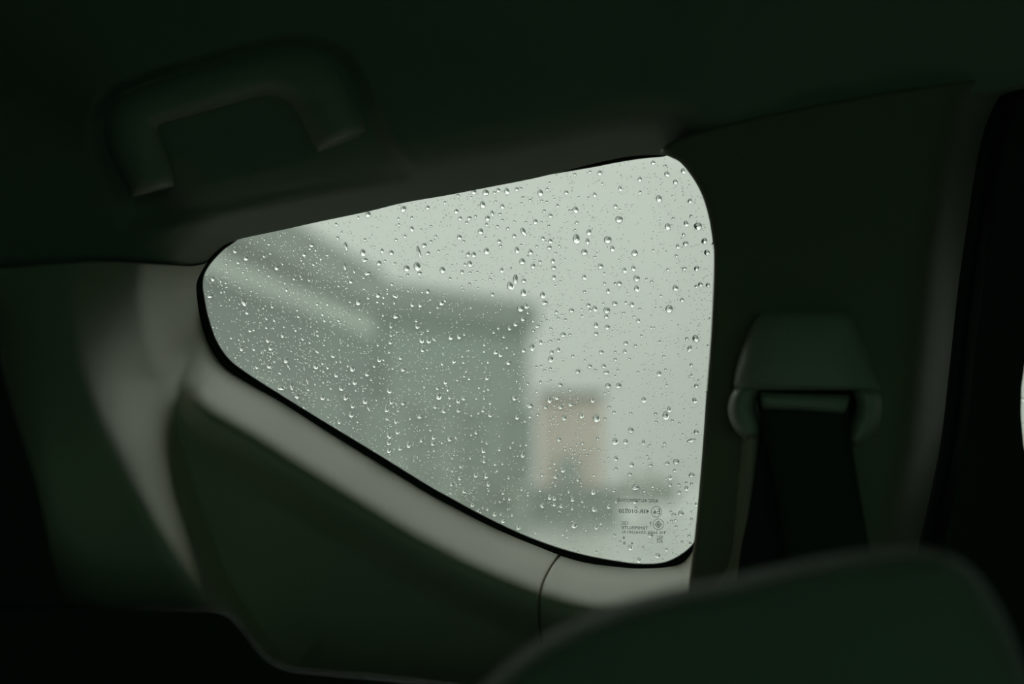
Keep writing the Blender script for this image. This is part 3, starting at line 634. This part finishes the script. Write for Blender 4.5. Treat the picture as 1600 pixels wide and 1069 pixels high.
# ------------------------------------------------------------------ belt anchor and webbing on the pillar
YP = YG - 0.132
an = empty('seat_belt_anchor', tuple(P(1262, 600, YP))); tag(an, 'rounded beige seat belt anchor cover on the pillar trim', 'seat belt anchor')
def shell(name, rows, yb, m, parent, pw=2.3, nq=25, n=60, topcap=0.22, botcap=0.0):
    """rows: (v, u_left, u_right, height); a domed cover built from horizontal sections"""
    r = resample(rows, n); q = 0.5 - 0.5 * np.cos(np.linspace(0, math.pi, nq))
    U = r[:, None, 1] * (1 - q) + r[:, None, 2] * q; V = r[:, None, 0] + 0 * U
    cross = (1 - np.abs(2 * q - 1) ** pw) ** (1 / pw)
    front = P(U, V, yb - r[:, 3][:, None] * cross)
    ed = P(U[:, [0, -1]], V[:, [0, -1]], yb + 0.004)
    full = np.concatenate([ed[:, :1], front, ed[:, 1:]], 1); mm = full.shape[1]
    fs = grid_faces(n, mm) + [(i * mm + mm - 1, (i + 1) * mm + mm - 1, (i + 1) * mm, i * mm) for i in range(n - 1)]
    fs += [tuple(range(mm)), tuple((n - 1) * mm + k for k in reversed(range(mm)))]
    return reparent(link(name, mesh(name, full.reshape(-1, 3), fs), m), parent)
shell('upper_cover', [(485.5, 1218, 1296, 0.001), (487, 1197, 1316, 0.010), (491, 1188, 1325, 0.017), (500, 1180, 1334, 0.024), (520, 1169, 1343, 0.032), (545, 1159, 1353, 0.037), (575, 1150, 1364, 0.041), (598, 1146, 1374, 0.040), (604, 1147, 1377, 0.039), (608, 1149, 1377, 0.034), (610, 1151, 1376, 0.026)], YP, M_handle, an, n=70)
# lower ring: left ear, right ear, bar across the slot
ribbon_l = ribbon('guide_ring', [(1149, 604), (1141, 618), (1137, 634), (1138, 650), (1144, 666), (1154, 679), (1166, 688)], [(1190, 606), (1184, 617), (1180, 628), (1180, 640), (1184, 652), (1188, 664), (1189, 680)], YP, 0.030, M_handle, None, n=40, nq=17, pw=2.2, endcap=0.12)
reparent(ribbon_l, an)
ribbon_r = ribbon('guide_ring', [(1374, 606), (1379, 622), (1380, 640), (1377, 658), (1369, 675), (1355, 688), (1336, 699)], [(1330, 606), (1334, 622), (1337, 634), (1335, 646), (1329, 656), (1326, 672), (1325, 690)], YP, 0.042, M_handle, None, n=40, nq=17, pw=2.0, endcap=0.12)
reparent(ribbon_r, an)
o = ribbon('guide_bar', [(1186, 612), (1250, 614), (1330, 617)], [(1190, 642), (1255, 646), (1322, 650)], YP, 0.036, M_handle, None, n=40, nq=15, pw=2.6, endcap=0.06); reparent(o, an)
o = ribbon('slot', [(1176, 606), (1250, 608), (1340, 612)], [(1184, 655), (1250, 659), (1336, 664)], YP, 0.010, M_black, None, n=20, nq=9, pw=4); reparent(o, an)

def webbing(name, rows, m, parent, th=0.0013, n=60, nq=9, sag=0.0):
    """flat strap: rows (u_left, u_right, v, y)"""
    r = resample(rows, n); q = np.linspace(0, 1, nq)
    U = r[:, None, 0] * (1 - q) + r[:, None, 1] * q; V = r[:, None, 2] + 0 * U
    Y = r[:, None, 3] - sag * np.sin(q * math.pi)[None]
    a = P(U, V, Y); b = a.copy(); b[..., 1] += th
    k = n * nq; fs = grid_faces(n, nq) + [tuple(k + i for i in reversed(f)) for f in grid_faces(n, nq)]
    for i in range(n - 1):
        fs += [(i * nq, i * nq + k, (i + 1) * nq + k, (i + 1) * nq), (i * nq + nq - 1, (i + 1) * nq + nq - 1, (i + 1) * nq + nq - 1 + k, i * nq + nq - 1 + k)]
    fs += [tuple(list(range(nq)) + [k + j for j in reversed(range(nq))]), tuple([(n - 1) * nq + j for j in reversed(range(nq))] + [k + (n - 1) * nq + j for j in range(nq)])]
    return reparent(link(name, mesh(name, np.vstack([a.reshape(-1, 3), b.reshape(-1, 3)]), fs), m), parent)
sb = empty('seat_belt', tuple(P(1260, 760, YP - 0.02))); tag(sb, 'black seat belt webbing hanging from the pillar anchor behind the seat', 'seat belt')
webbing('rear_webbing', [(1188, 1322, 640, YP - 0.022), (1188, 1324, 664, YP - 0.020), (1182, 1318, 720, YP - 0.016), (1170, 1300, 800, YP - 0.014), (1152, 1282, 900, YP - 0.014), (1120, 1250, 1200, YP - 0.014), (1100, 1230, 1600, YP - 0.014)], M_web, sb)
webbing('front_webbing', [(1190, 1326, 640, YP - 0.026), (1191, 1327, 662, YP - 0.027), (1200, 1332, 700, YP - 0.034), (1216, 1345, 780, YP - 0.05), (1234, 1366, 890, YP - 0.08), (1290, 1430, 1180, YP - 0.2), (1340, 1500, 1450, YP - 0.3)], M_web, sb, sag=0.003)

# ------------------------------------------------------------------ door beyond the pillar: weather strip, frame, glass
YDOOR = 1.385
strip = empty('door_1', (0, 0, 0)); tag(strip, 'black door frame beyond the pillar at the right edge', kind='structure')
r = RP[::20]
ring = []
offs = [(-16, 0.0), (-8, -0.014), (6, -0.020), (22, -0.018), (34, -0.008), (38, 0.012), (38, 0.03)]
nn_ = np.roll(r, -1, 0) - np.roll(r, 1, 0); nn_[0] = nn_[1]; nn_[-1] = nn_[-2]; nn_ = np.stack([nn_[:, 1], -nn_[:, 0]], -1); nn_ /= np.linalg.norm(nn_, axis=1)[:, None]
if nn_[len(nn_) // 2][0] < 0: nn_ = -nn_
G = np.stack([P(r[:, 0] + nn_[:, 0] * a, r[:, 1] + nn_[:, 1] * a, 1.335 + b) for a, b in offs], 1)
link('weather_strip', mesh('weather_strip', G.reshape(-1, 3), grid_faces(len(G), len(offs))), M_rubber, strip)
# door plate with its glass opening (rounded rear end)
def rrect(x0, x1, z0, z1, rad, n=14):
    pts = []
    for cx, cz, a0 in ((x1 - rad[0], z1 - rad[0], 0), (x0 + rad[1], z1 - rad[1], 90), (x0 + rad[2], z0 + rad[2], 180), (x1 - rad[3], z0 + rad[3], 270)):
        rr_ = rad[(0, 1, 2, 3)[[0, 90, 180, 270].index(a0)]]
        for k in range(n): a = math.radians(a0 + 90 * k / (n - 1)); pts.append((cx + rr_ * math.cos(a), cz + rr_ * math.sin(a)))
    return np.array(pts)
pl = P(1595.5, 650, YDOOR); zc = float(pl[2])
hole = rrect(float(pl[0]), 1.55, zc - 0.20, zc + 0.20, (0.05, 0.195, 0.195, 0.05))
big = rrect(0.20, 2.2, 0.05, 1.95, (0.01,) * 4)
k = len(hole)
hv = [(x, YDOOR, z) for x, z in hole]; hv2 = [(x, YDOOR + 0.03, z) for x, z in hole]; bv_ = [(x, YDOOR, z) for x, z in big]
fs = [(i, (i + 1) % k, 2 * k + (i + 1) % k, 2 * k + i) for i in range(k)] + [(i, k + i, k + (i + 1) % k, (i + 1) % k) for i in range(k)]
link('frame', mesh('frame', hv + hv2 + bv_, fs, False), M_black, strip)
w2 = empty('window_2', (0, 0, 0)); tag(w2, 'rainy door glass, a thin bright sliver at the right edge', kind='structure')
pv = [(x, YDOOR + 0.012, z) for x, z in hole] + [(x, YDOOR + 0.016, z) for x, z in hole]
link('glass_pane', mesh('glass_pane', pv, [tuple(range(k)), tuple(range(2 * k - 1, k - 1, -1))] + [(i, (i + 1) % k, k + (i + 1) % k, k + i) for i in range(k)], False), M_glass, w2)
# rain on the door glass: joined specks
V_all = []; F_all = []; off = 0
for i in range(420):
    x = float(pl[0]) + abs(random.gauss(0, 0.12)) + 0.004; z = zc + random.uniform(-0.17, 0.17)
    if z > zc + 0.19 or z < zc - 0.19: continue
    if x < float(pl[0]) + 0.195 - math.sqrt(max(0, 0.19 ** 2 - (z - zc) ** 2)): continue
    s = random.uniform(0.0012, 0.0042); vs, fq = tv['s'][i % 5]
    v = np.array(vs) * np.array([s, s, s * 1.2]) + np.array([x, YDOOR + 0.0161, z]); V_all.append(v); F_all += [tuple(off + q for q in f) for f in fq]; off += len(vs)
o = link('door_glass_raindrops', mesh('door_glass_raindrops', np.vstack(V_all), F_all), M_water); tag(o, 'fine speckle of raindrops on the door glass at the right edge', 'raindrops', None, 'stuff')

# ------------------------------------------------------------------ dark lower trims at the left
def slabpx(name, outline, y_in, y_out, m, rnd=0.006, label=None):
    c = resample(outline, 260, True); n = outward(c)
    if np.mean(np.sum(n * (c - c.mean(0)), 1)) < 0: n = -n
    rows = [P(c[:, 0], c[:, 1], y_out)]
    for a, b in ((0, rnd), (1.2, rnd * 0.4), (4, 0.1 * rnd), (8, 0)):
        q = c - n * a; rows.append(P(q[:, 0], q[:, 1], y_in + b))
    G = np.stack(rows, 1); mm = len(rows); fs = grid_faces(len(G), mm, True)
    fs.append(tuple(i * mm + mm - 1 for i in range(len(G))))
    o = link(name, mesh(name, G.reshape(-1, 3), fs), m)
    if label: tag(o, label, kind='structure')
    return o
slabpx('trim_3', [(-400, 950), (-200, 947), (0, 946), (100, 947), (200, 950), (300, 951), (340, 953), (362, 962), (382, 984), (405, 1015), (425, 1033), (455, 1045), (520, 1052), (620, 1061), (760, 1080), (900, 1110), (1200, 1180), (1200, 1700), (400, 1800), (-400, 1700)],
       0.915, 1.24, M_black, 0.004, 'black lower side trim with a stepped curved upper edge')
slabpx('trim_4', [(-420, 380), (-200, 400), (-60, 430), (-10, 520), (24, 640), (58, 760), (84, 880), (99, 948), (110, 1010), (60, 1200), (-420, 1200)],
       0.920, 1.24, M_black, 0.002, 'dark rear pillar trim at the left edge')

# ------------------------------------------------------------------ seat in the foreground
seat = empty('car_seat', (0.33, 0.62, 0.35)); tag(seat, 'dark grey fabric seat backrest with rounded shoulder, out of focus in front', 'seat')
def backrest():
    prof = [(700, 1125), (760, 1066), (810, 1024), (870, 984), (950, 948), (1040, 922), (1130, 904), (1220, 884), (1300, 868), (1370, 858), (1430, 856), (1475, 864), (1512, 884), (1545, 922), (1572, 970), (1592, 1020), (1612, 1085), (1640, 1200), (1660, 1400), (1668, 1700)]
    c = resample(prof, 150); y0 = 0.70; n = len(c)
    ctr = np.array([1250.0, 1330.0])
    # thickness profile: rings from the rear edge over the rounded crown to the front face
    rows = []
    d = np.gradient(c, axis=0); nr = np.stack([d[:, 1], -d[:, 0]], -1); nr /= np.linalg.norm(nr, axis=1)[:, None]
    if nr[n // 2][1] > 0: nr = -nr
    for k in range(15):
        a = -math.pi / 2 + math.pi * k / 14
        r_in = 46 * (1 - math.cos(a)); yy = y0 - 0.052 * math.sin(a)
        q = c - nr * r_in; rows.append(P(q[:, 0], q[:, 1], yy))
    for fct, bul in ((0.72, 0.010), (0.45, 0.018), (0.2, 0.022), (0.02, 0.024)):
        q = (c - nr * 46); q = ctr + (q - ctr) * fct; rows.append(P(q[:, 0], q[:, 1], y0 - 0.052 - bul))
    for fct, bul in ((0.8, 0.004), (0.45, 0.008), (0.02, 0.010)):
        q = (c - nr * 46); q = ctr + (q - ctr) * fct; rows.insert(0, P(q[:, 0], q[:, 1], y0 + 0.052 + bul))
    G = np.stack(rows, 1)
    # close at the foot: drop the open lower edge to the cushion level
    return mesh('backrest', G.reshape(-1, 3), grid_faces(*G.shape[:2]))
reparent(link('backrest', backrest(), M_seat), seat)
def cushion():
    vs, fs = [], []; n, m = 24, 24
    for i in range(n):
        for j in range(m):
            a = -math.pi / 2 + math.pi * i / (n - 1); b = 2 * math.pi * j / m
            sgn = lambda x, p: math.copysign(abs(x) ** p, x)
            vs.append((0.30 + 0.29 * sgn(math.cos(a), .4) * sgn(math.cos(b), .4), 0.66 + 0.20 * sgn(math.cos(a), .4) * sgn(math.sin(b), .4), 0.58 + 0.25 * sgn(math.sin(a), .4)))
    for i in range(n - 1):
        for j in range(m): fs.append((i * m + j, i * m + (j + 1) % m, (i + 1) * m + (j + 1) % m, (i + 1) * m + j))
    return mesh('cushion', vs, fs)
reparent(link('cushion', cushion(), M_seat), seat)

# ------------------------------------------------------------------ the rest of the cabin, mostly out of view
def plate(name, pts, m, label):
    tag(link(name, mesh(name, pts, [(0, 1, 2, 3)], False), m), label, kind='structure')
plate('ceiling_roof', [(-1.0, -1.0, 1.66), (2.2, -1.0, 1.66), (2.2, 1.5, 1.66), (-1.0, 1.5, 1.66)], M_head, 'grey fabric roof lining overhead')
plate('floor', [(-1.0, -1.0, 0.33), (-1.0, 1.5, 0.33), (2.2, 1.5, 0.33), (2.2, -1.0, 0.33)], M_cabin, 'dark cabin floor')
plate('wall_rear', [(-0.68, -1.0, 0.3), (-0.68, 1.5, 0.3), (-0.68, 1.5, 1.7), (-0.68, -1.0, 1.7)], M_cabin, 'dark lining at the rear of the cabin')
plate('wall_front', [(2.1, -1.0, 0.3), (2.1, -1.0, 1.7), (2.1, 1.5, 1.7), (2.1, 1.5, 0.3)], M_cabin, 'dark lining at the front of the cabin')
# opposite side of the car, behind the camera: lining with its tinted windows
M_far = M_cabin
def wall_with_windows(name, y, holes, label):
    """vertical wall in the plane y, spanning x -1..2.2 and z 0.3..1.7, with rectangular window openings (x0, x1, z0, z1)"""
    m_ = MB(); z0, z1 = holes[0][2], holes[0][3]
    xs = [-1.0] + [q for h_ in holes for q in h_[:2]] + [2.2]
    m_.box((0.6, y, (0.3 + z0) / 2), 3.2, 0.03, z0 - 0.3); m_.box((0.6, y, (z1 + 1.7) / 2), 3.2, 0.03, 1.7 - z1)
    for a, b in zip(xs[::2], xs[1::2]): m_.box(((a + b) / 2, y, (z0 + z1) / 2), b - a, 0.03, z1 - z0)
    tag(m_.build(name, M_far), label, kind='structure')
HOLES = [(-0.45, 0.55, 0.98, 1.38), (0.75, 1.75, 0.98, 1.38)]
wall_with_windows('wall_far', -0.72, HOLES, 'dark lining on the opposite side of the cabin')
for k_, (a, b, z0, z1) in enumerate(HOLES):
    tag(MB().box(((a + b) / 2, -0.72, (z0 + z1) / 2), b - a, 0.004, z1 - z0).build(f'window_{3 + k_}', M_glass_dark), 'dark tinted window on the opposite side of the cabin, ' + ('rear' if k_ == 0 else 'front') + ' one', kind='structure')
# outer body skin behind the trims, with the window opening cut out: keeps daylight out of the panel joints
q = T + TN * 10; far_ = []
for p_, n_ in zip(T, TN):
    tpx = min(((2300 - 560) / n_[1]) if n_[1] > 0 else ((-900 - 560) / n_[1]) if n_[1] < 0 else 1e9, ((1425 - 800) / n_[0]) if n_[0] > 0 else ((-560 - 800) / n_[0]) if n_[0] < 0 else 1e9)
    far_.append((800 + n_[0] * tpx, 560 + n_[1] * tpx))
far_ = np.array(far_)
G = np.stack([P(q[:, 0], q[:, 1], YG + 0.006), P(far_[:, 0], far_[:, 1], YG + 0.02)], 1)
o = link('wall_outer', mesh('wall_outer', G.reshape(-1, 3), grid_faces(len(G), 2, True), False), M_black); tag(o, 'black body shell behind the trim joints', kind='structure')
